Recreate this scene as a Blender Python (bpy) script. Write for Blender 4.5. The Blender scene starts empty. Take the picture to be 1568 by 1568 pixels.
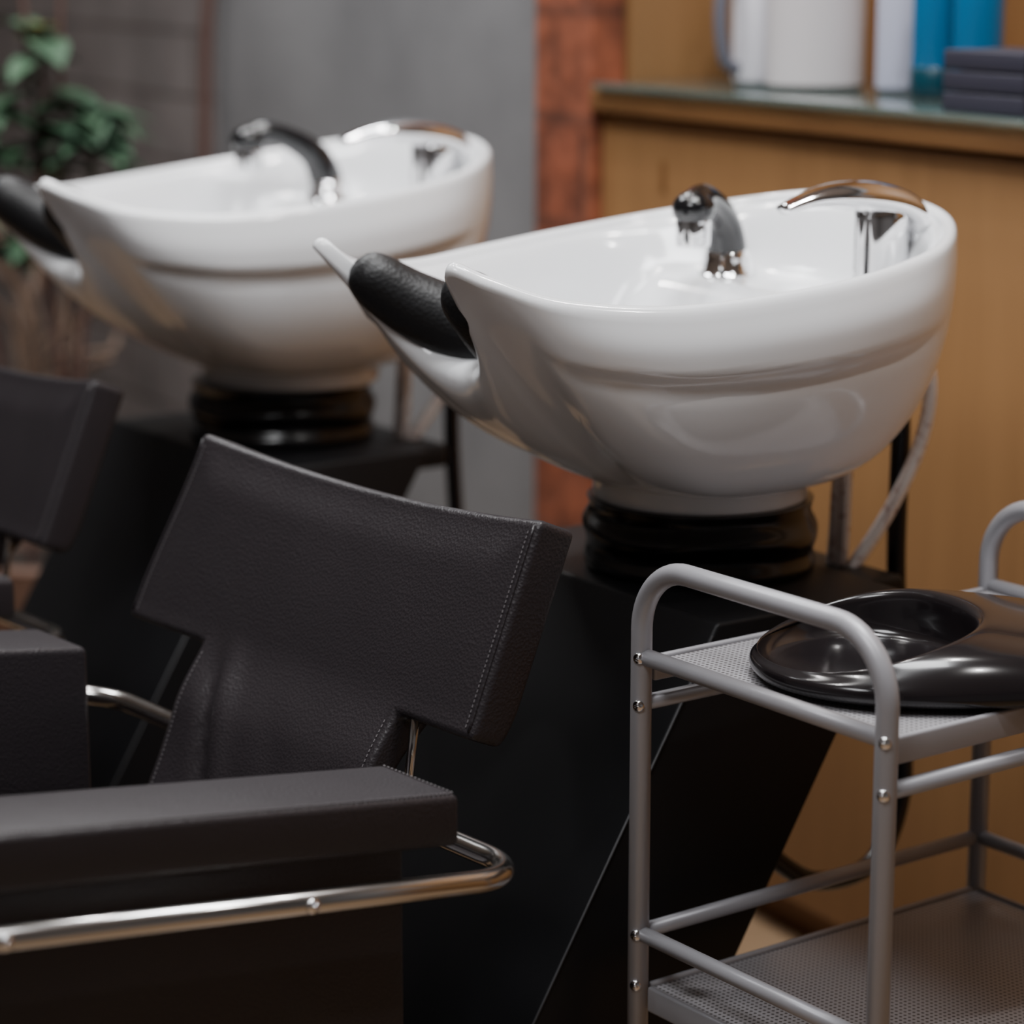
import bpy, bmesh, math, random
from mathutils import Vector, Matrix
random.seed(4)
scene = bpy.context.scene
COL = scene.collection
rad = math.radians

# ------------------------------------------------------------------ materials
def new_mat(name, col=(.5,.5,.5), rough=.5, metal=0.0, coat=0.0, spec=.5, trans=0.0):
    m = bpy.data.materials.new(name); m.use_nodes = True
    b = m.node_tree.nodes['Principled BSDF']
    b.inputs['Base Color'].default_value = (*col, 1)
    b.inputs['Roughness'].default_value = rough
    b.inputs['Metallic'].default_value = metal
    b.inputs['Coat Weight'].default_value = coat
    b.inputs['Coat Roughness'].default_value = .05
    b.inputs['Specular IOR Level'].default_value = spec
    b.inputs['Transmission Weight'].default_value = trans
    return m, m.node_tree, b

def noise_mat(name, c1, c2, scale=(5,5,5), rough=.5, metal=0, nscale=1, detail=5, bump=0, bscale=None, coat=0, lo=.35, hi=.65, spec=.5, bdist=.002, distort=0.0):
    m, nt, b = new_mat(name, c1, rough, metal, coat, spec)
    tc = nt.nodes.new('ShaderNodeTexCoord'); mp = nt.nodes.new('ShaderNodeMapping')
    mp.inputs['Scale'].default_value = scale
    nt.links.new(tc.outputs['Object'], mp.inputs['Vector'])
    n = nt.nodes.new('ShaderNodeTexNoise'); n.inputs['Scale'].default_value = nscale
    n.inputs['Detail'].default_value = detail; n.inputs['Distortion'].default_value = distort
    nt.links.new(mp.outputs[0], n.inputs['Vector'])
    r = nt.nodes.new('ShaderNodeValToRGB')
    r.color_ramp.elements[0].position = lo; r.color_ramp.elements[1].position = hi
    r.color_ramp.elements[0].color = (*c1, 1); r.color_ramp.elements[1].color = (*c2, 1)
    nt.links.new(n.outputs['Fac'], r.inputs[0]); nt.links.new(r.outputs[0], b.inputs['Base Color'])
    if bump:
        n2 = n
        if bscale:
            n2 = nt.nodes.new('ShaderNodeTexNoise'); n2.inputs['Scale'].default_value = bscale
            nt.links.new(tc.outputs['Object'], n2.inputs['Vector'])
        bp = nt.nodes.new('ShaderNodeBump'); bp.inputs['Strength'].default_value = bump
        bp.inputs['Distance'].default_value = bdist
        nt.links.new(n2.outputs['Fac'], bp.inputs['Height']); nt.links.new(bp.outputs[0], b.inputs['Normal'])
    return m

def leather_mat(name, col, rough, grain=380, spec=.45):
    m, nt, b = new_mat(name, col, rough, spec=spec)
    tc = nt.nodes.new('ShaderNodeTexCoord')
    v = nt.nodes.new('ShaderNodeTexVoronoi'); v.inputs['Scale'].default_value = grain
    nt.links.new(tc.outputs['Object'], v.inputs['Vector'])
    n = nt.nodes.new('ShaderNodeTexNoise'); n.inputs['Scale'].default_value = 12
    nt.links.new(tc.outputs['Object'], n.inputs['Vector'])
    bp = nt.nodes.new('ShaderNodeBump'); bp.inputs['Strength'].default_value = .4; bp.inputs['Distance'].default_value = .0009
    nt.links.new(v.outputs['Distance'], bp.inputs['Height'])
    bp2 = nt.nodes.new('ShaderNodeBump'); bp2.inputs['Strength'].default_value = .2; bp2.inputs['Distance'].default_value = .006
    nt.links.new(n.outputs['Fac'], bp2.inputs['Height']); nt.links.new(bp.outputs[0], bp2.inputs['Normal'])
    nt.links.new(bp2.outputs[0], b.inputs['Normal'])
    return m

M = {}
M['ceramic'] = new_mat('white_ceramic', (.90,.91,.93), .14, coat=.35)[0]
M['leather'] = leather_mat('dark_leather', (.022,.018,.0205), .42, 380, .42)
M['padleather'] = leather_mat('pad_leather', (.009,.009,.010), .46, 260, .4)
M['thread'] = new_mat('thread', (.10,.09,.095), .7)[0]
M['black'] = new_mat('black_lacquer', (.006,.006,.007), .45, spec=.3)[0]
M['trim'] = new_mat('dark_edge_trim', (.040,.040,.044), .5)[0]
M['blackgloss'] = new_mat('black_gloss_plastic', (.006,.006,.007), .16, coat=.2)[0]
M['tray'] = new_mat('black_tray_plastic', (.010,.008,.009), .17, coat=.2)[0]
M['rubber'] = new_mat('black_rubber', (.005,.005,.006), .22, spec=.5)[0]
M['chrome'] = new_mat('chrome', (.82,.82,.83), .06, 1.0)[0]
M['tube'] = new_mat('chrome_tube', (.60,.585,.57), .17, 1.0)[0]
M['grey'] = new_mat('grey_powder_coat', (.37,.365,.39), .38, .2)[0]
M['hose'] = noise_mat('braided_hose', (.86,.82,.82), (.55,.42,.41), (1,1,1), .2, 0.2, 130, 2, lo=.56, hi=.68)
M['wood'] = noise_mat('oak_veneer', (.262,.132,.050), (.320,.166,.065), (24,24,1.6), .5, 0, 1.4, 6, bump=.04, distort=.3, lo=.2, hi=.8)
M['woodedge'] = noise_mat('oak_edge', (.18,.082,.027), (.24,.112,.038), (3,3,40), .5, 0, 1.6, 6)
M['concrete'] = noise_mat('concrete', (.155,.155,.162), (.25,.25,.258), (1,1,1), .85, 0, 2.3, 8, bump=.3, bscale=30, lo=.3, hi=.7)
M['stonefloor'] = noise_mat('floor_laminate', (.22,.14,.08), (.30,.20,.12), (2,14,1), .35, 0, 1.5, 6)
M['ceil'] = new_mat('ceiling_paint', (.6,.6,.62), .9)[0]
M['plaster'] = new_mat('plaster_wall', (.32,.32,.33), .9)[0]
M['glass'] = new_mat('shelf_glass', (.36,.48,.45), .06, trans=.8)[0]
M['white'] = new_mat('white_plastic', (.60,.59,.64), .35)[0]
M['offwhite'] = new_mat('paper_roll', (.60,.56,.57), .8)[0]
M['lilac'] = new_mat('pale_plastic', (.42,.43,.54), .35)[0]
M['blue'] = new_mat('blue_bottle', (.0,.105,.24), .25, coat=.3)[0]
M['teal'] = new_mat('teal_base', (.003,.04,.06), .3)[0]
M['darkbox'] = new_mat('dark_box', (.022,.020,.036), .6)[0]
M['greyplastic'] = new_mat('grey_plastic', (.12,.12,.15), .4)[0]
M['leaf'] = noise_mat('leaf_green', (.028,.065,.036), (.055,.12,.062), (1,1,1), .6, 0, 20, 3)
M['leafy'] = new_mat('leaf_young', (.15,.15,.04), .5)[0]
M['stem'] = new_mat('brown_stem', (.10,.05,.04), .8)[0]
M['twig'] = new_mat('dry_twig', (.22,.15,.11), .85)[0]
M['pot'] = new_mat('terracotta', (.20,.12,.09), .8)[0]
M['soil'] = new_mat('soil', (.03,.02,.015), .95)[0]

def brick_tex_mat(name, c1, c2, mortar, bw, rh, ms, nscale, fac, bump=0):
    m, nt, b = new_mat(name, c1, .85)
    tc = nt.nodes.new('ShaderNodeTexCoord')
    sep = nt.nodes.new('ShaderNodeSeparateXYZ'); nt.links.new(tc.outputs['Object'], sep.inputs[0])
    cmb = nt.nodes.new('ShaderNodeCombineXYZ')
    nt.links.new(sep.outputs['Y'], cmb.inputs['X']); nt.links.new(sep.outputs['Z'], cmb.inputs['Y'])
    br = nt.nodes.new('ShaderNodeTexBrick'); br.inputs['Scale'].default_value = 1
    br.inputs['Brick Width'].default_value = bw; br.inputs['Row Height'].default_value = rh
    br.inputs['Mortar Size'].default_value = ms; br.inputs['Mortar Smooth'].default_value = .4
    br.inputs['Color1'].default_value = (*c1,1); br.inputs['Color2'].default_value = (*c2,1)
    br.inputs['Mortar'].default_value = (*mortar,1)
    nt.links.new(cmb.outputs[0], br.inputs['Vector'])
    n = nt.nodes.new('ShaderNodeTexNoise'); n.inputs['Scale'].default_value = nscale; n.inputs['Detail'].default_value = 6
    nt.links.new(tc.outputs['Object'], n.inputs['Vector'])
    rp = nt.nodes.new('ShaderNodeValToRGB'); rp.color_ramp.elements[0].position = .35; rp.color_ramp.elements[1].position = .65
    rp.color_ramp.elements[0].color = (.25,.25,.25,1)
    nt.links.new(n.outputs['Fac'], rp.inputs[0])
    mx = nt.nodes.new('ShaderNodeMixRGB'); mx.blend_type = 'MULTIPLY'; mx.inputs[0].default_value = fac
    nt.links.new(br.outputs['Color'], mx.inputs[1]); nt.links.new(rp.outputs[0], mx.inputs[2])
    nt.links.new(mx.outputs[0], b.inputs['Base Color'])
    if bump:
        bp = nt.nodes.new('ShaderNodeBump'); bp.inputs['Strength'].default_value = bump; bp.inputs['Distance'].default_value = .012
        nt.links.new(n.outputs['Fac'], bp.inputs['Height']); nt.links.new(bp.outputs[0], b.inputs['Normal'])
    return m
M['blocks'] = brick_tex_mat('stone_blocks', (.20,.178,.176), (.24,.213,.208), (.11,.09,.085), .55, .125, .006, 5, .4)
M['brick'] = brick_tex_mat('old_brick', (.36,.105,.046), (.29,.078,.036), (.20,.06,.03), .30, .15, .012, 17, .7, .5)

def perf_mat():
    m, nt, b = new_mat('perforated_grey', (.40,.39,.405), .4, .2)
    tc = nt.nodes.new('ShaderNodeTexCoord')
    vm = nt.nodes.new('ShaderNodeVectorMath'); vm.operation = 'SCALE'; vm.inputs['Scale'].default_value = 190
    nt.links.new(tc.outputs['Object'], vm.inputs[0])
    fr = nt.nodes.new('ShaderNodeVectorMath'); fr.operation = 'FRACTION'; nt.links.new(vm.outputs[0], fr.inputs[0])
    sb = nt.nodes.new('ShaderNodeVectorMath'); sb.operation = 'SUBTRACT'; sb.inputs[1].default_value = (.5,.5,0)
    nt.links.new(fr.outputs[0], sb.inputs[0])
    ml = nt.nodes.new('ShaderNodeVectorMath'); ml.operation = 'MULTIPLY'; ml.inputs[1].default_value = (1,1,0)
    nt.links.new(sb.outputs[0], ml.inputs[0])
    ln = nt.nodes.new('ShaderNodeVectorMath'); ln.operation = 'LENGTH'; nt.links.new(ml.outputs[0], ln.inputs[0])
    lt = nt.nodes.new('ShaderNodeMath'); lt.operation = 'LESS_THAN'; lt.inputs[1].default_value = .27
    nt.links.new(ln.outputs['Value'], lt.inputs[0])
    mx = nt.nodes.new('ShaderNodeMixRGB'); mx.inputs[1].default_value = (.40,.39,.41,1); mx.inputs[2].default_value = (.11,.10,.10,1)
    nt.links.new(lt.outputs[0], mx.inputs[0]); nt.links.new(mx.outputs[0], b.inputs['Base Color'])
    return m
M['perf'] = perf_mat()

# ------------------------------------------------------------------ helpers
def link(ob, parent=None, mat=None, smooth=True):
    COL.objects.link(ob)
    if parent: ob.parent = parent
    if mat: ob.data.materials.append(M[mat] if isinstance(mat, str) else mat)
    if smooth and ob.type == 'MESH':
        for p in ob.data.polygons: p.use_smooth = True
    return ob

def empty(name, loc=(0,0,0), rz=0, parent=None):
    e = bpy.data.objects.new(name, None); COL.objects.link(e)
    e.location = loc; e.rotation_euler = (0,0,rad(rz)); e.empty_display_size = .1
    if parent: e.parent = parent
    return e

def mesh_ob(name, verts, faces, parent=None, mat=None, smooth=True):
    me = bpy.data.meshes.new(name); me.from_pydata([tuple(v) for v in verts], [], faces); me.update()
    bm = bmesh.new(); bm.from_mesh(me); bmesh.ops.recalc_face_normals(bm, faces=bm.faces); bm.to_mesh(me); bm.free()
    return link(bpy.data.objects.new(name, me), parent, mat, smooth)

def bevel(ob, w=.004, seg=3, ang=35):
    b = ob.modifiers.new('bevel', 'BEVEL'); b.width = w; b.segments = seg; b.limit_method = 'ANGLE'; b.angle_limit = rad(ang)
    return ob

def box(name, lo, hi, parent=None, mat=None, bev=0, seg=3, xf=None):
    x0,y0,z0 = lo; x1,y1,z1 = hi
    v = [Vector(p) for p in [(x0,y0,z0),(x1,y0,z0),(x1,y1,z0),(x0,y1,z0),(x0,y0,z1),(x1,y0,z1),(x1,y1,z1),(x0,y1,z1)]]
    if xf: v = [xf(p) for p in v]
    f = [(0,3,2,1),(4,5,6,7),(0,1,5,4),(1,2,6,5),(2,3,7,6),(3,0,4,7)]
    ob = mesh_ob(name, v, f, parent, mat, bev > 0)
    if bev: bevel(ob, bev, seg)
    return ob

def fillet(pts, r, n=8):
    pts = [Vector(p) for p in pts]; out = [pts[0]]
    rr = r if isinstance(r, (list, tuple)) else [r]*len(pts)
    for i in range(1, len(pts)-1):
        a, b, c = pts[i-1], pts[i], pts[i+1]
        d1 = (a-b).normalized(); d2 = (c-b).normalized(); l = min(rr[i], (a-b).length*.49, (c-b).length*.49)
        p = b+d1*l; q = b+d2*l; k4 = .5523
        c1 = p-d1*l*k4; c2 = q-d2*l*k4
        for k in range(n+1):
            t = k/n
            out.append((1-t)**3*p + 3*(1-t)**2*t*c1 + 3*(1-t)*t*t*c2 + t**3*q)
    out.append(pts[-1]); return out

def catmull(P, n=8, closed=False):
    P = [Vector(p) for p in P]; out = []; N = len(P)
    rng = range(N) if closed else range(N-1)
    for i in rng:
        if closed: a,b,c,d = P[(i-1)%N],P[i],P[(i+1)%N],P[(i+2)%N]
        else: a,b,c,d = P[max(i-1,0)],P[i],P[i+1],P[min(i+2,N-1)]
        for k in range(n):
            t = k/n
            out.append(.5*((2*b)+(c-a)*t+(2*a-5*b+4*c-d)*t*t+(3*b-a-3*c+d)*t**3))
    if not closed: out.append(P[-1])
    return out

def sweep(name, pts, r, parent=None, mat=None, seg=20, flat=1.0, up=None, cap=True):
    pts = [Vector(p) for p in pts]
    q = [pts[0]]; rs = r if isinstance(r, (list,tuple)) else None; rq = [rs[0]] if rs else None
    for i, p in enumerate(pts[1:], 1):
        if (p-q[-1]).length > 1e-6:
            q.append(p)
            if rs: rq.append(rs[i])
    pts = q; n = len(pts); R = rq if rs else [r]*n
    verts = []; faces = []; prev = None
    for i in range(n):
        t = (pts[min(i+1,n-1)]-pts[max(i-1,0)]).normalized()
        if up is not None:
            side = t.cross(Vector(up)).normalized(); nn = side.cross(t).normalized()
        else:
            if prev is None:
                a = Vector((0,0,1)) if abs(t.z) < .9 else Vector((1,0,0))
                nn = (a - t*a.dot(t)).normalized()
            else: nn = (prev - t*prev.dot(t)).normalized()
            side = t.cross(nn)
        prev = nn
        for k in range(seg):
            a = 2*math.pi*k/seg
            verts.append(pts[i] + side*math.cos(a)*R[i] + nn*math.sin(a)*R[i]*flat)
    for i in range(n-1):
        for k in range(seg):
            k2 = (k+1)%seg
            faces.append((i*seg+k, i*seg+k2, (i+1)*seg+k2, (i+1)*seg+k))
    if cap:
        faces.append(tuple(range(seg))); faces.append(tuple((n-1)*seg+k for k in range(seg)))
    ob = mesh_ob(name, verts, faces, parent, mat)
    return ob

def lathe(name, prof, center=(0,0,0), parent=None, mat=None, seg=48):
    verts = []; faces = []; n = len(prof)
    for r, z in prof:
        for k in range(seg):
            a = 2*math.pi*k/seg; verts.append((center[0]+r*math.cos(a), center[1]+r*math.sin(a), center[2]+z))
    for i in range(n-1):
        for k in range(seg):
            k2 = (k+1)%seg; faces.append((i*seg+k, i*seg+k2, (i+1)*seg+k2, (i+1)*seg+k))
    faces.append(tuple(range(seg))); faces.append(tuple((n-1)*seg+k for k in range(seg)))
    ob = mesh_ob(name, verts, faces, parent, mat)
    m = ob.modifiers.new('es', 'EDGE_SPLIT'); m.split_angle = rad(40)
    return ob

def sstep(a, b, x):
    t = max(0, min(1, (x-a)/(b-a))); return t*t*(3-2*t)

# ------------------------------------------------------------------ camera
cam = bpy.data.cameras.new('camera'); camo = bpy.data.objects.new('camera', cam); COL.objects.link(camo)
camo.location = (0,0,1.3); camo.rotation_euler = (rad(90-12.4), 0, 0)
cam.sensor_width = 36; cam.lens = 4000/1568*36
cam.dof.use_dof = True; cam.dof.focus_distance = 2.18; cam.dof.aperture_fstop = 3.1
cam.clip_start = .05
scene.camera = camo

# ------------------------------------------------------------------ shampoo basin
H = [ # rim point, (P1, P2), bottom angle
 ((.228,0,1.042), None, 0), ((.219,.08,1.040), None, 20), ((.186,.150,1.030), None, 38), ((.109,.213,1.015), None, 58),
 ((0,.240,1.000), None, 78), ((-.1,.236,.990), None, 92), ((-.2,.212,.984), None, 108),
 ((-.29,.172,.992), ((-.262,.174,.905),(-.180,.115,.80)), 124),
 ((-.342,.137,1.011), ((-.276,.138,.935),(-.185,.078,.81)), 138),
 ((-.366,.113,1.023), ((-.296,.110,.945),(-.192,.050,.815)), 149),
 ((-.350,.093,1.002), ((-.308,.092,.932),(-.197,.038,.818)), 157),
 ((-.312,.074,.966), ((-.320,.070,.918),(-.200,.026,.820)), 165),
 ((-.272,.044,.938), ((-.334,.040,.911),(-.200,.013,.820)), 173),
 ((-.248,0,.928), ((-.338,0,.909),(-.20,0,.82)), 180)]
def full(H):
    rows = []
    for rim, pp, a in H:
        rim = Vector(rim); a = rad(a); bot = Vector((.105*math.cos(a), .105*math.sin(a), .788))
        if pp: p1, p2 = Vector(pp[0]), Vector(pp[1])
        else:
            o = Vector((rim.x, rim.y, 0)).normalized()*(.010 if rim.x > -.15 else .004)
            p1 = Vector((rim.x+o.x, rim.y+o.y, rim.z-.12)); p2 = rim.lerp(bot, .36); p2.z = .797
        rows.append((rim, p1, p2, bot))
    mir = [tuple(Vector((p.x, -p.y, p.z)) for p in r) for r in rows[1:-1]][::-1]
    return rows + mir
ROWS = full(H); NS = 8
RIM = catmull([r[0] for r in ROWS], NS, True)
P1 = catmull([r[1] for r in ROWS], NS, True)
P2 = catmull([r[2] for r in ROWS], NS, True)
BOT = catmull([r[3] for r in ROWS], NS, True)

def inward(p):
    c = Vector((max(-.15, min(.10, p.x)), 0, 0)); d = Vector((c.x-p.x, -p.y, 0)); return d.normalized()

def build_basin(name, loc, rz, shower_dir, slide=0, sc=1.0):
    ROOT = empty(name, loc, rz)
    E = empty('basin_head', (slide,0,-.766*(sc-1)), 0, ROOT); E.scale = (sc,sc,sc)
    NC = len(RIM)
    LR = .0085; OUT = 60
    cols = []
    for j in range(NC):
        R, a, b, c = RIM[j], P1[j], P2[j], BOT[j]; iw = inward(R); col = []
        frac = j/NC; d = min(frac, 1-frac)*2   # 0 back .. 1 notch
        mask = sstep(.20,.28,d)*(1-sstep(.50,.60,d))
        col.append(Vector((c.x*.85, c.y*.85, .766)))
        col.append(Vector((c.x*.97, c.y*.97, .766)))
        col.append(Vector((c.x, c.y, .772)))
        for k in range(OUT+1):
            t = 1-k/OUT
            p = (1-t)**3*R + 3*(1-t)**2*t*a + 3*(1-t)*t*t*b + t**3*c
            dep = R.z-p.z
            crease = .052 + .012*math.sin(min(1,d/.5)*math.pi)
            off = .0080*mask*(1-sstep(crease-.004, crease+.005, dep))*sstep(-.01,.035,dep)
            off2 = -.003*mask*math.exp(-((dep-crease-.010)/.009)**2)
            p = p - iw*(off+off2)
            col.append(p)
        for k in range(1, 8):
            ang = math.pi*k/8
            col.append(R + iw*(LR-LR*math.cos(ang)) + Vector((0,0,LR*math.sin(ang))))
        I0 = R + iw*2*LR
        c0 = Vector((-.05,0,0))
        for k in range(0, 34):
            rr = (1-(k/34)**1.4)
            q = Vector((c0.x+(I0.x-c0.x)*rr, I0.y*rr, 0))
            fl = .865 + (.965-.865)*sstep(-.03,.075,q.x) + .078*sstep(-.06,-.26,q.x)
            fl = min(fl, max(I0.z-.002, .865)) if q.x < -.05 else fl
            z = fl + (I0.z-fl)*sstep(.80,1.0,rr)
            col.append(Vector((q.x, q.y, z)))
        cols.append(col)
    nr = len(cols[0]); verts = [v for col in cols for v in col]; faces = []
    for j in range(NC):
        j2 = (j+1)%NC
        for i in range(nr-1): faces.append((j*nr+i, j2*nr+i, j2*nr+i+1, j*nr+i+1))
    verts.append(Vector((-.05,0,.865))); ci = len(verts)-1
    for j in range(NC): faces.append((j*nr+nr-1, ((j+1)%NC)*nr+nr-1, ci))
    verts.append(Vector((0,0,.766))); ci = len(verts)-1
    for j in range(NC): faces.append((((j+1)%NC)*nr, j*nr, ci))
    mesh_ob('ceramic_bowl', verts, faces, E, 'ceramic')
    # neck pad filling the notch as one saddle shaped roll
    c = 13*NS; span = int(3.35*NS)
    path = []; rr = []
    for i, j in enumerate(range(c-span, c+span+1)):
        P = RIM[j % NC]; iw = inward(P); s = i/(2*span)
        m = math.sin(math.pi*s)
        e = min(1, min(s,1-s)/.09)
        r = (.005+.017*math.sqrt(max(0,1-(1-e)**2)) + .015*m)
        path.append(P + iw*(.020+.006*m) + Vector((0,0,-.002+.013*m))); rr.append(r)
    sweep('neck_pad', path, rr, E, 'padleather', 36)
    # shower
    b = Vector((.117,.109,.962)); d = Vector((*shower_dir,0)).normalized()
    lathe('shower_collar', [(.031,0),(.031,.004),(.027,.008),(.025,.020),(.0225,.026),(.019,.030)], b, E, 'chrome', 32)
    L = .10
    pts = catmull([b+Vector((0,0,.018)), b+Vector((0,0,.038))+d*.005, b+Vector((0,0,.060))+d*.018, b+Vector((0,0,.078))+d*.045, b+Vector((0,0,.087))+d*.075, b+Vector((0,0,.080))+d*L], 6)
    n = len(pts); sweep('shower_handle', pts, [.0205-.007*sstep(.1,.7,i/n)+.003*sstep(.7,1,i/n) for i in range(n)], E, 'blackgloss', 24)
    hd = b+Vector((0,0,.078))+d*(L-.002)
    bm = bmesh.new(); bmesh.ops.create_uvsphere(bm, u_segments=28, v_segments=16, radius=.0215)
    for v in bm.verts: v.co = Vector((v.co.x, v.co.y, v.co.z*.85)) + hd
    me = bpy.data.meshes.new('shower_head'); bm.to_mesh(me); bm.free()
    link(bpy.data.objects.new('shower_head', me), E, 'blackgloss')
    lathe('shower_nozzle', [(.010,-.036),(.0165,-.036),(.0175,-.030),(.0175,-.012),(.016,-.008)], hd, E, 'chrome', 32)
    # mixer tap
    tb = Vector((.146,-.089,.960))
    lathe('tap_body', [(.031,0),(.031,.006),(.027,.010),(.0265,.05),(.0265,.078),(.0255,.086),(.020,.092),(.008,.095)], tb, E, 'chrome', 40)
    lp = catmull([(.180,-.090,1.004),(.180,-.090,1.026),(.168,-.090,1.046),(.135,-.089,1.057),(.09,-.089,1.062),(.055,-.088,1.060),(.024,-.087,1.052)], 6)
    n = len(lp); rr = [.014+.018*math.sin(min(1,(i/n)*2.8)*math.pi/2) - .022*sstep(.45,1,i/n) for i in range(n)]
    sweep('tap_lever', lp, rr, E, 'chrome', 28, .5, up=(0.3,0,1))
    E = ROOT
    # gaiter
    prof = []
    for k in range(49):
        t = k/48; prof.append((.109+.0035*math.sin(t*math.pi*2*2.0+.6)+.005*math.sin(t*math.pi), .700+.068*t))
    g = lathe('rubber_gaiter', [(.09,.700)]+prof+[(.10,.770)], (0,0,0), E, 'rubber', 96)
    for v in g.data.vertices:
        a = math.atan2(v.co.y, v.co.x)
        if .703 < v.co.z < .764:
            s = 1+.018*math.sin(2*a+v.co.z*170)*math.sin((v.co.z-.70)/.068*math.pi)
            v.co.x *= s; v.co.y *= s
            v.co.z += .004*math.sin(3*a+1)*math.sin((v.co.z-.70)/.068*math.pi)
    # hoses
    for k, o in enumerate((0,.014)):
        sweep('water_hose_%d'%(k+1), catmull([(.13,-.03+o*2,.84),(.16,-.03+o,.80),(.158,-.035+o,.74),(.150,-.04+o,.68)], 8), .0062, E, 'hose', 12)
    sweep('water_hose_3', catmull([(.165,-.075,.93),(.212,-.078,.905),(.228,-.078,.86),(.222,-.07,.80),(.192,-.06,.735),(.153,-.05,.68)], 8), .0072, E, 'hose', 14)
    sweep('drain_pipe', catmull([(.17,-.05,.90),(.205,-.045,.88),(.220,-.045,.83),(.220,-.045,.68),(.218,-.06,.54),(.205,-.08,.445),(.15,-.10,.388),(.07,-.10,.385),(-.01,-.10,.44),(-.06,-.10,.45)], 8), .0100, E, 'rubber', 14)
    sl = .60
    def sx(p): return Vector((p.x-(.70-p.z)*sl, p.y, p.z))
    box('base_cabinet', (-.133,-.196,.0), (.091,.205,.70), E, 'black', .004, 3, sx)
    box('base_rear_ledge', (.05,-.11,.655), (.175,.11,.685), E, 'black', .008)
    box('base_foot', (-.62,-.15,0), (.02,.15,.02), E, 'black', .004)
    sweep('edge_trim', [sx(Vector((-.1335,-.1965,.69))), sx(Vector((-.1335,-.1965,.03)))], .0011, E, 'trim', 6)
    return ROOT

SP = Vector((-.468,.686,0))
B0 = Vector((.184,2.50,0))
build_basin('shampoo_basin', B0, 34.3, (-.09,-.054))
build_basin('shampoo_basin', B0+SP, 34.3, (-.95,.30), .014, 1.035)

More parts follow.
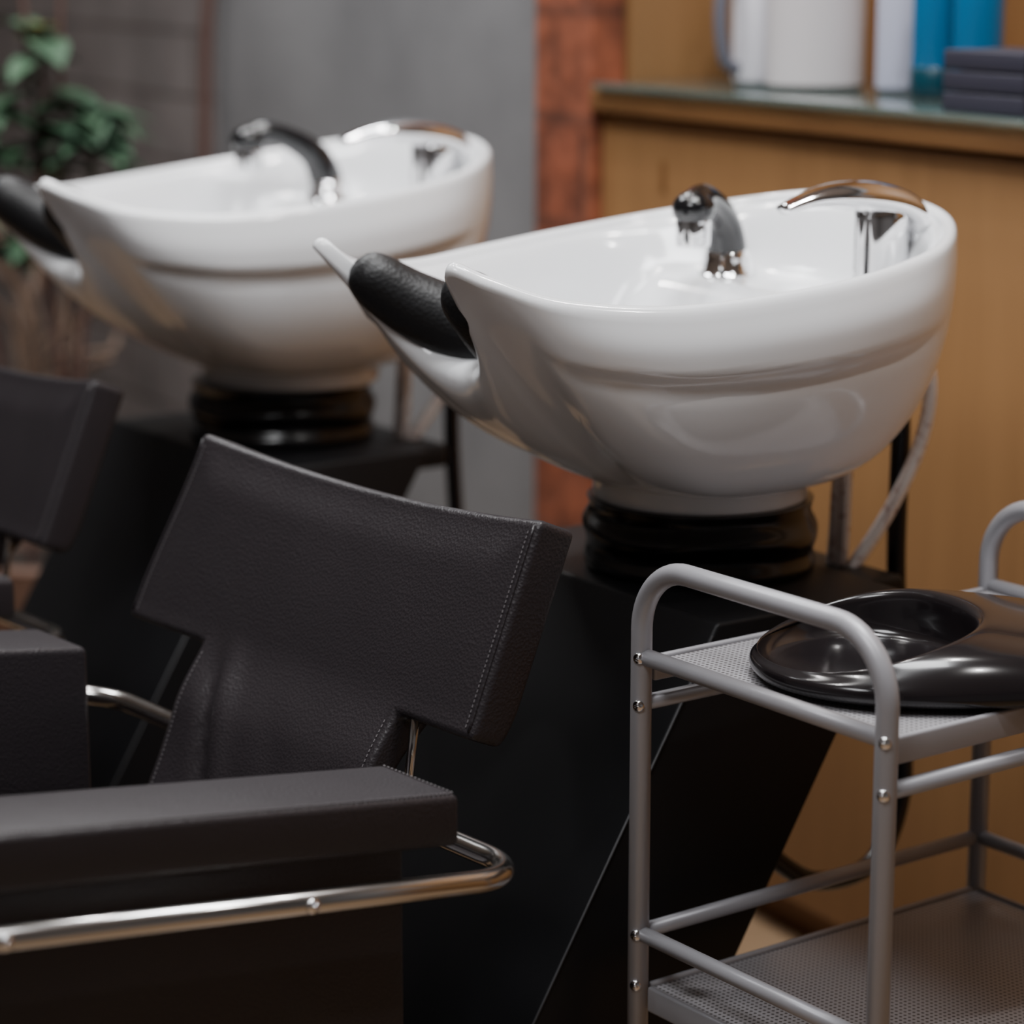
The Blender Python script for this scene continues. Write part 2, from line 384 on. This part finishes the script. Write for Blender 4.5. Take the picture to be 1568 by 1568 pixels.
# ------------------------------------------------------------------ chair
def build_chair(name, loc, rz):
    E = empty(name, loc, rz)
    T = .048; tilt = rad(23); ct, st = math.cos(tilt), math.sin(tilt)
    W = .25; NW = .148; HW = .188; HT = .40
    def BR(l, h, d):
        l0 = l
        if l > .16: l = l + .024*sstep(.16,.25,l0)*sstep(0,HW,h)
        curve = .014*(1-(l0/.26)**2)
        thick = 1-.36*sstep(.15,.24,h)
        d2 = d*thick + curve - .012*sstep(.17,.25,h)
        if d < T*.5:
            d2 += .008*math.exp(-(((l0-.115-(h-.2)*-.35)/.010)**2))*sstep(.17,.23,h)*(1-sstep(.30,.40,h))
            d2 -= .006*math.exp(-(((l0-.09-(h-.2)*-.35)/.014)**2))*sstep(.17,.23,h)*(1-sstep(.30,.40,h))
            d2 += .002*math.exp(-(((l0-.02-(h-.2)*-.5)/.02)**2))*sstep(.2,.26,h)*(1-sstep(.30,.42,h))
            d2 += .0012*math.sin(h*40+l0*20)*sstep(.18,.3,h)
            e = min(.25-abs(l0), h if h<.19 else .05)
            d2 += .006*(1-sstep(0,.05,max(0,e)))
        dip = .011*(1-(l0/.25)**2)*(1-sstep(0,.14,h))
        x = -h*st + d2*ct; z = .843 - h*ct - d2*st - dip
        return Vector((x, l, z))
    ls = sorted(set([round(-W+2*W*i/60,5) for i in range(61)]+[-NW, NW]))
    ls = [l for l in ls if l in (-NW,NW) or (abs(abs(l)-NW) > .005)]
    hs = sorted(set([round(HT*i/50,5) for i in range(51)]+[HW])); hs = [h for h in hs if h == HW or abs(h-HW) > .005]
    vid = {}; verts = []; faces = []
    def V(i,j,s):
        k = (i,j,s)
        if k not in vid: vid[k] = len(verts); verts.append(BR(ls[i], hs[j], T if s else 0))
        return vid[k]
    def ok(i,j):
        if not (0 <= i < len(ls)-1 and 0 <= j < len(hs)-1): return False
        return hs[j+1] <= HW+1e-6 or (ls[i] >= -NW-1e-6 and ls[i+1] <= NW+1e-6)
    for i in range(len(ls)-1):
        for j in range(len(hs)-1):
            if not ok(i,j): continue
            faces.append((V(i,j,0),V(i,j+1,0),V(i+1,j+1,0),V(i+1,j,0)))
            faces.append((V(i,j,1),V(i+1,j,1),V(i+1,j+1,1),V(i,j+1,1)))
            if not ok(i-1,j): faces.append((V(i,j,0),V(i,j,1),V(i,j+1,1),V(i,j+1,0)))
            if not ok(i+1,j): faces.append((V(i+1,j,0),V(i+1,j+1,0),V(i+1,j+1,1),V(i+1,j,1)))
            if not ok(i,j-1): faces.append((V(i,j,0),V(i+1,j,0),V(i+1,j,1),V(i,j,1)))
            if not ok(i,j+1): faces.append((V(i,j+1,0),V(i,j+1,1),V(i+1,j+1,1),V(i+1,j+1,0)))
    ob = mesh_ob('backrest', verts, faces, E, 'leather'); bevel(ob, .008, 5, 50)
    def seam(nm, pts): sweep(nm, pts, .0014, E, 'leather', 8)
    ins = .006
    for s, nm in ((-1,'near'),(1,'far')):
        seam('seam_'+nm, [BR(s*(W-ins), h, -.0003) for h in [.006+.176*i/20 for i in range(21)]])
    sv = []; sf = []
    def stitch(p, q, r=.0006):
        n = (q-p).normalized(); a = Vector((0,0,1)) if abs(n.z) < .9 else Vector((1,0,0))
        s = n.cross(a).normalized()*r; u = n.cross(s).normalized()*r; b0 = len(sv)
        for c in (p,q):
            for o in (s+u, s-u, -s-u, -s+u): sv.append(c+o)
        for k in range(4): sf.append((b0+k, b0+(k+1)%4, b0+4+(k+1)%4, b0+4+k))
        sf.append((b0,b0+1,b0+2,b0+3)); sf.append((b0+4,b0+5,b0+6,b0+7))
    def run(f, n, gap=.45):
        for i in range(n):
            stitch(f((i+gap/2)/n), f((i+1-gap/2)/n))
    for s in (-1,1):
        for off in (.011,):
            run(lambda t: BR(s*(W-off), .01+.17*t, -.0002), 40)
            run(lambda t: BR(s*(NW-off*.8), .195+.18*t, -.0002), 40)
    ta = math.tan(rad(8.0))
    F0 = .142
    def AR(p):
        F, y, dz = p; return Vector((-F, y, .66 + (F-.15)*ta + dz))
    def tx(p): return AR(p)
    box('armrest_near', (F0,-.33,-.042), (.78,-.232,0), E, 'leather', .006, 4, tx)
    box('side_panel_near', (F0+.036,-.305,-.36), (.74,-.236,-.043), E, 'leather', .004, 3, tx)
    box('armrest_far', (F0,.222,-.19), (.78,.313,0), E, 'leather', .006, 4, tx)
    box('side_panel_far', (F0+.02,.225,-.36), (.74,.29,-.191), E, 'leather', .004, 3, tx)
    run(lambda t: AR((F0+.006+.6*t, -.326, .0004)), 140)
    run(lambda t: AR((F0+.004, -.326+.09*t, .0003)), 18)
    mesh_ob('stitching', sv, sf, E, 'thread', False)
    box('seat_cushion', (.12,-.23,-.24), (.74,.21,-.13), E, 'leather', .02, 4, tx)
    box('seat_base', (.22,-.23,-.40), (.70,.205,-.245), E, 'black', .004, 2, tx)
    box('seat_plinth', (-.62,-.17,0), (-.25,.14,.42), E, 'black', .004)
    zc = .599
    def TB(F, y): return Vector((-F, y, zc + (F-.192)*ta - .001))
    pts = fillet([TB(.80,-.343), TB(.079,-.343), TB(.072,.322), TB(.80,.322)], [0,.06,.06,0], 14)
    sweep('chrome_frame', pts, .0092, E, 'tube', 24)
    sweep('back_rod_near', [(-.045,-.155,.70),(-.070,-.165,.584)], .004, E, 'tube', 12)
    for k, F in enumerate((.297,.546)):
        c = TB(F, -.3525)
        bm = bmesh.new(); bmesh.ops.create_uvsphere(bm, u_segments=16, v_segments=8, radius=.0062)
        for v in bm.verts: v.co = Vector((v.co.x, v.co.y*.5, v.co.z))+c
        for ang in (.5, .5+math.pi/2):
            r = bmesh.ops.create_cube(bm, size=1)
            for v in r['verts']:
                q = Matrix.Rotation(ang,3,'Y') @ Vector((v.co.x*.007, v.co.y*.0012-.0028, v.co.z*.0013)); v.co = q + c
        me = bpy.data.meshes.new('screw'); bm.to_mesh(me); bm.free()
        link(bpy.data.objects.new('frame_screw_%d'%(k+1), me), E, 'chrome')
    return E
C0 = Vector((-.141,2.2525,0))
build_chair('salon_chair', C0, 39.7)
build_chair('salon_chair', C0+SP, 39.7)

# ------------------------------------------------------------------ trolley
def build_trolley():
    E = empty('salon_trolley', (.2855,1.9065,0), 36.3)
    LX, WY, R = .421, .296, .0092
    Z = lambda z: 1.3-(1.3-z)*.93
    ztop = Z(.746)
    for nm, x in (('front',0),('rear',LX)):
        sweep('frame_'+nm, fillet([(x,0,.075),(x,0,ztop),(x,WY,ztop),(x,WY,.075)], [0,.058,.058,0], 14), R, E, 'grey', 24)
    for lvl, zs in (('upper',Z(.655)),('lower',Z(.335))):
        box('shelf_'+lvl, (.008,.008,zs-.003), (LX-.008,WY-.008,zs), E, 'perf', 0)
        for k, (lo, hi) in enumerate([((.010,0,zs-.020),(LX-.010,.006,zs+.003)), ((.010,WY-.006,zs-.020),(LX-.010,WY,zs+.003))]):
            box('shelf_lip_%s_%d'%(lvl,k+1), lo, hi, E, 'grey', .0025)
        for k, x in enumerate((0,LX)):
            if lvl == 'upper':
                sweep('shelf_rail_%s_%d'%(lvl,k+1), [(x,0,zs+.003),(x,WY,zs+.003)], .0075, E, 'grey', 18)
            else:
                box('shelf_lip_%s_%d'%(lvl,k+3), (x-.004+(.006 if x==0 else -.006),.01,zs-.020), (x+.002+(.006 if x==0 else -.006),WY-.01,zs+.003), E, 'grey', .002)
    z1, z2 = Z(.613), Z(.390)
    sweep('rail_1', [(0,0,z1),(LX,0,z1)], .0070, E, 'grey', 18)
    sweep('rail_2', [(0,WY,z1),(LX,WY,z1)], .0070, E, 'grey', 18)
    for k, (a, b) in enumerate([((0,0),(0,WY)),((0,WY),(LX,WY)),((LX,WY),(LX,0))]):
        sweep('rail_%d'%(k+3), [(a[0],a[1],z2),(b[0],b[1],z2)], .0070, E, 'grey', 18)
    sweep('rail_6', [(0,0,.12),(0,WY,.12)], .0070, E, 'grey', 18)
    sweep('rail_7', [(LX,0,.12),(LX,WY,.12)], .0070, E, 'grey', 18)
    i = 0
    for y in (0, WY):
        for z in (Z(.658),Z(.613),Z(.390),Z(.340)):
            i += 1
            c = Vector((-R*.80 , y-R*.60, z)); n = Vector((-.80,-.60,0))
            bm = bmesh.new(); bmesh.ops.create_uvsphere(bm, u_segments=18, v_segments=10, radius=.0052)
            rot = Vector((0,0,1)).rotation_difference(n).to_matrix()
            for v in bm.verts: v.co = rot @ Vector((v.co.x, v.co.y, v.co.z*.5)) + c
            for ang in (.6, .6+math.pi/2):
                r = bmesh.ops.create_cube(bm, size=1)
                for v in r['verts']:
                    q = Vector((v.co.x*.0062, v.co.y*.0012, v.co.z*.0012+.0022)); q = Matrix.Rotation(ang,3,'Z') @ q
                    v.co = rot @ q + c
            me = bpy.data.meshes.new('screw'); bm.to_mesh(me); bm.free()
            o = link(bpy.data.objects.new('screw_%d'%i, me), E, 'chrome')
    for k, (x,y) in enumerate([(0,0),(LX,0),(0,WY),(LX,WY)]):
        bm = bmesh.new(); bmesh.ops.create_cone(bm, cap_ends=True, segments=28, radius1=.025, radius2=.025, depth=.02)
        for v in bm.verts: v.co = Vector((v.co.x, v.co.z, v.co.y)) + Vector((x+.008,y,.025))
        me = bpy.data.meshes.new('caster'); bm.to_mesh(me); bm.free()
        o = link(bpy.data.objects.new('caster_wheel_%d'%(k+1), me), E, 'rubber'); bevel(o,.004,3)
        box('caster_fork_%d'%(k+1), (x-.012,y-.013,.03), (x+.018,y+.013,.078), E, 'blackgloss', .003)
build_trolley()

# ------------------------------------------------------------------ black tray lying on the trolley
def build_tray():
    seg = 96; rows = []
    def ell(cx, a, b, zf, e=2.0, cy=0):
        out = []
        for k in range(seg):
            t = 2*math.pi*k/seg; c, s = math.cos(t), math.sin(t)
            x = cx + a*abs(c)**(2/e)*(1 if c>=0 else -1); y = cy + b*abs(s)**(2/e)*(1 if s>=0 else -1)
            out.append(Vector((x, y, zf(x))))
        return out
    def hz(base, top):
        return lambda x: base + top*sstep(-.18,.0,x)
    cy = .008
    rows.append(ell(0,.160,.105,lambda x:.003,2.2)); rows.append(ell(0,.176,.119,lambda x:.004,2.2)); rows.append(ell(0,.182,.125,lambda x:.009,2.2))
    rows.append(ell(0,.183,.126,lambda x:.014,2.2)); rows.append(ell(-.001,.180,.123,hz(.019,.003),2.2))
    rows.append(ell(-.012,.166,.115,hz(.020,.014),2.2)); rows.append(ell(-.038,.138,.108,hz(.021,.024),2.1,cy*.5))
    rows.append(ell(-.075,.100,.101,hz(.022,.031),2,cy)); rows.append(ell(-.083,.091,.097,hz(.0215,.033),2,cy)); rows.append(ell(-.085,.087,.094,hz(.018,.029),2,cy))
    rows.append(ell(-.083,.087,.090,lambda x:.014,2,cy)); rows.append(ell(-.083,.077,.078,lambda x:.007,2,cy)); rows.append(ell(-.083,.02,.02,lambda x:.006,2,cy))
    verts = [v for r in rows for v in r]; faces = []
    for i in range(len(rows)-1):
        for k in range(seg):
            k2 = (k+1)%seg; faces.append((i*seg+k,i*seg+k2,(i+1)*seg+k2,(i+1)*seg+k))
    faces.append(tuple(range(seg))); faces.append(tuple((len(rows)-1)*seg+k for k in range(seg)))
    ob = mesh_ob('shampoo_tray', verts, faces, None, 'tray')
    s = ob.modifiers.new('sub','SUBSURF'); s.levels = 1; s.render_levels = 2
    ob.location = (.379,2.100,.7002); ob.rotation_euler = (0,0,rad(8))
build_tray()

# ------------------------------------------------------------------ room (frame rotated 30 deg)
RA = 30
def room_box(name, lo, hi, mat, bev=0):
    ob = box(name, lo, hi, None, mat, bev); ob.rotation_euler = (0,0,rad(RA)); return ob
room_box('floor', (-3.2,-2.5,-.05), (3.0,7.4,0), 'stonefloor')
room_box('ceiling', (-3.2,-2.5,2.8), (3.0,7.4,2.85), 'ceil')
room_box('wall_back', (2.02,3.12,0), (2.16,4.62,2.8), 'concrete')
room_box('wall_back_blocks', (2.0,4.62,0), (2.14,7.2,2.8), 'blocks')
room_box('wall_niche', (2.55,-2.4,0), (2.65,3.12,2.8), 'plaster')
room_box('wall_left', (-3.1,7.2,0), (2.14,7.3,2.8), 'concrete')
room_box('wall_right', (-3.1,-2.5,0), (2.65,-2.4,2.8), 'plaster')
room_box('wall_front', (-3.2,-2.4,0), (-3.1,7.2,2.8), 'plaster')
room_box('brick_column', (1.93,3.12,0), (2.02,3.275,2.8), 'brick')

CE = empty('wooden_cabinet', (0,0,0), RA)
y0, y1 = .4, 3.118; DZ = .014
box('cabinet_body', (1.945,y0,.06), (2.54,y1,1.045+DZ), CE, 'wood', .002)
box('cabinet_plinth', (1.985,y0,0), (2.5,y1,.06), CE, 'woodedge')
box('counter_edge', (1.925,y0-.01,1.051+DZ), (2.54,y1,1.083+DZ), CE, 'woodedge', .003)
box('side_panel', (1.98,3.10,1.083+DZ), (2.54,3.118,2.4), CE, 'wood', .001)
box('back_panel', (2.52,y0,1.083+DZ), (2.54,3.10,2.4), CE, 'wood', .001)
box('glass_top', (1.915,y0-.01,1.0835+DZ), (2.30,3.095,1.0915+DZ), CE, 'glass', .001)
box('finger_slot', (1.9435,2.955,.965), (1.9455,2.967,1.005), CE, 'woodedge')

ZT = 1.0918+DZ
def rl(x, y, z=ZT):
    a = rad(RA); return (x*math.cos(a)-y*math.sin(a), x*math.sin(a)+y*math.cos(a), z)
def bottle(name, x, y, prof, mat, capmat=None, capprof=None):
    e = empty(name, rl(x,y), RA)
    lathe('bottle_body', prof, (0,0,0), e, mat, 40)
    if capprof: lathe('bottle_cap', capprof, (0,0,0), e, capmat, 32)
    return e
bottle('shampoo_bottle', 2.20, 3.06, [(.03,0),(.034,.005),(.034,.17),(.028,.19),(.014,.2)], 'lilac', 'white', [(.015,.2),(.015,.24),(.006,.245),(.006,.28)])
e = empty('measuring_jug', rl(2.10,2.97), RA)
lathe('jug_body', [(.028,0),(.032,.004),(.032,.16),(.028,.165)], (0,.0,0), e, 'white', 32)
sweep('jug_handle', catmull([(-.03,.0,.14),(-.055,.0,.13),(-.06,.0,.08),(-.05,0,.03),(-.028,0,.02)],6), .009, e, 'greyplastic', 12)
bottle('paper_towel_roll', 2.13, 2.875, [(.06,0),(.066,.003),(.066,.24),(.06,.243),(.02,.243),(.02,.23)], 'offwhite')
bottle('shampoo_bottle', 2.16, 2.73, [(.028,0),(.032,.004),(.032,.18),(.024,.2),(.012,.21)], 'lilac', 'white', [(.014,.21),(.014,.25),(.008,.255)])
for k, y in enumerate((2.585,2.505)):
    e = bottle('blue_bottle', 2.10, y, [(.030,.035),(.0305,.04),(.0305,.19),(.024,.21),(.012,.22)], 'blue', 'white', [(.013,.22),(.013,.26),(.008,.262)])
    lathe('bottle_base', [(.029,0),(.0315,.003),(.0315,.036),(.030,.038)], (0,0,0), e, 'teal', 32)
e = empty('storage_box', rl(1.99,2.305), RA)
for j in range(3):
    box('box_part_%d'%(j+1), (-.05,-.07,j*.024), (.05,.07,j*.024+.022), e, 'darkbox', .002)

# plant
PE = empty('potted_plant', (-.76,4.25,0), 0)
lathe('pot', [(.12,0),(.13,.01),(.16,.28),(.17,.30),(.165,.31),(.15,.30),(.145,.27)], (0,0,0), PE, 'pot', 40)
lathe('soil', [(.02,.27),(.146,.27),(.146,.275),(.02,.276)], (0,0,0), PE, 'soil', 32)
lv = []; lf = []; lv2 = []; lf2 = []
def leaf(V, F, base, d, L, W):
    d = d.normalized(); s = d.cross(Vector((0,0,1))).normalized(); b0 = len(V); n = 7
    for i in range(n+1):
        t = i/n; w = W*math.sin(math.pi*min(1,t*1.02)**.8)*.5+.0005
        c = base+d*L*t+Vector((0,0,-L*.35*t*t))
        V += [c-s*w+Vector((0,0,w*.25)), c, c+s*w+Vector((0,0,w*.25))]
    for i in range(n):
        a = b0+i*3; F += [(a,a+1,a+4,a+3),(a+1,a+2,a+5,a+4)]
stems = [[(0,0,.27),(.02,.0,.55),(-.01,0,.85),(.01,0,1.02),(.0,0,1.15)], [(.03,.02,.27),(.05,.0,.6),(.08,0,.9),(.07,0,1.03)], [(-.04,0,.27),(-.08,0,.6),(-.11,-.02,.9),(-.10,0,1.03)]]
for k, s in enumerate(stems):
    p = catmull(s, 8); sweep('stem_%d'%(k+1), p, .006, PE, 'stem', 8)
    m = [q for q in p if q.z > .78]
    for i in range(34):
        q = random.choice(m); a = random.uniform(0, 2*math.pi)
        leaf(lv, lf, q, Vector((math.cos(a),math.sin(a),random.uniform(-.1,.6))), random.uniform(.085,.12), random.uniform(.05,.075))
    if k == 0:
        for i in range(9):
            a = random.uniform(0, 2*math.pi); leaf(lv2, lf2, p[-1]-Vector((0,0,random.uniform(0,.03))), Vector((math.cos(a),math.sin(a),.8)), .05, .03)
sweep('stem_4', catmull([(.02,.02,.27),(.0,.05,.7),(-.02,.03,1.1),(-.03,.02,1.35),(.0,0,1.6)],8), .005, PE, 'stem', 8)
sweep('stem_5', catmull([(.0,.04,.27),(.03,.05,.7),(.03,.03,1.1),(.05,.02,1.35),(.1,0,1.7)],8), .005, PE, 'stem', 8)
mesh_ob('leaves', lv, lf, PE, 'leaf'); mesh_ob('young_leaves', lv2, lf2, PE, 'leafy')
DE = empty('vase_of_dried_branches', rl(1.72,4.85,0), RA)
lathe('vase', [(.07,0),(.09,.01),(.12,.12),(.10,.26),(.06,.32),(.065,.34)], (0,0,0), DE, 'pot', 40)
for i in range(16):
    a = random.uniform(0,2*math.pi); r = random.uniform(.1,.42)
    zt = random.uniform(.5,.86)
    e1 = Vector((math.cos(a)*r*.5, math.sin(a)*r, zt)); mid = e1*.5+Vector((random.uniform(-.04,.04),random.uniform(-.04,.04),.22))
    sweep('branch_%d'%(i+1), catmull([(0,0,.25), mid, e1, e1+Vector((.03*math.cos(a+1), .2*math.sin(a+.5), random.uniform(-.02,.10)))],6), .006, DE, 'twig', 8)
sweep('wall_conduit', [rl(1.985,4.60,0.0), rl(1.985,4.60,.9), rl(1.98,4.57,1.1), rl(1.985,4.54,1.3), rl(1.985,4.52,2.8)], .012, None, 'stem', 10)

# ------------------------------------------------------------------ lights
def area(name, loc, size, power, col=(1,1,1), rot=(0,0,0), shape='SQUARE'):
    l = bpy.data.lights.new(name, 'AREA'); l.energy = power; l.size = size; l.color = col; l.shape = shape
    o = bpy.data.objects.new(name, l); COL.objects.link(o); o.location = loc; o.rotation_euler = rot; return o
area('ceiling_light_1', (.2,2.0,2.74), .6, 34, (.96,.98,1))
area('ceiling_light_2', (-1.2,3.4,2.74), .6, 29, (.96,.98,1))
area('ceiling_light_3', (-.7,.8,2.74), .7, 30, (.97,.98,1))
area('ceiling_light_4', (-.35,4.1,2.74), .4, 17, (.97,.98,1))
for i, (x, y) in enumerate([(.6,2.4),(.1,3.0),(-.5,2.3),(-.4,3.6),(-1.1,4.6),(.9,1.4)]):
    area('downlight_%d'%(i+1), (x,y,2.76), .09, 9, (1,.98,.96), shape='DISK')
w = bpy.data.worlds.new('world'); scene.world = w; w.use_nodes = True
w.node_tree.nodes['Background'].inputs[0].default_value = (.8,.85,.95,1)
w.node_tree.nodes['Background'].inputs[1].default_value = .2
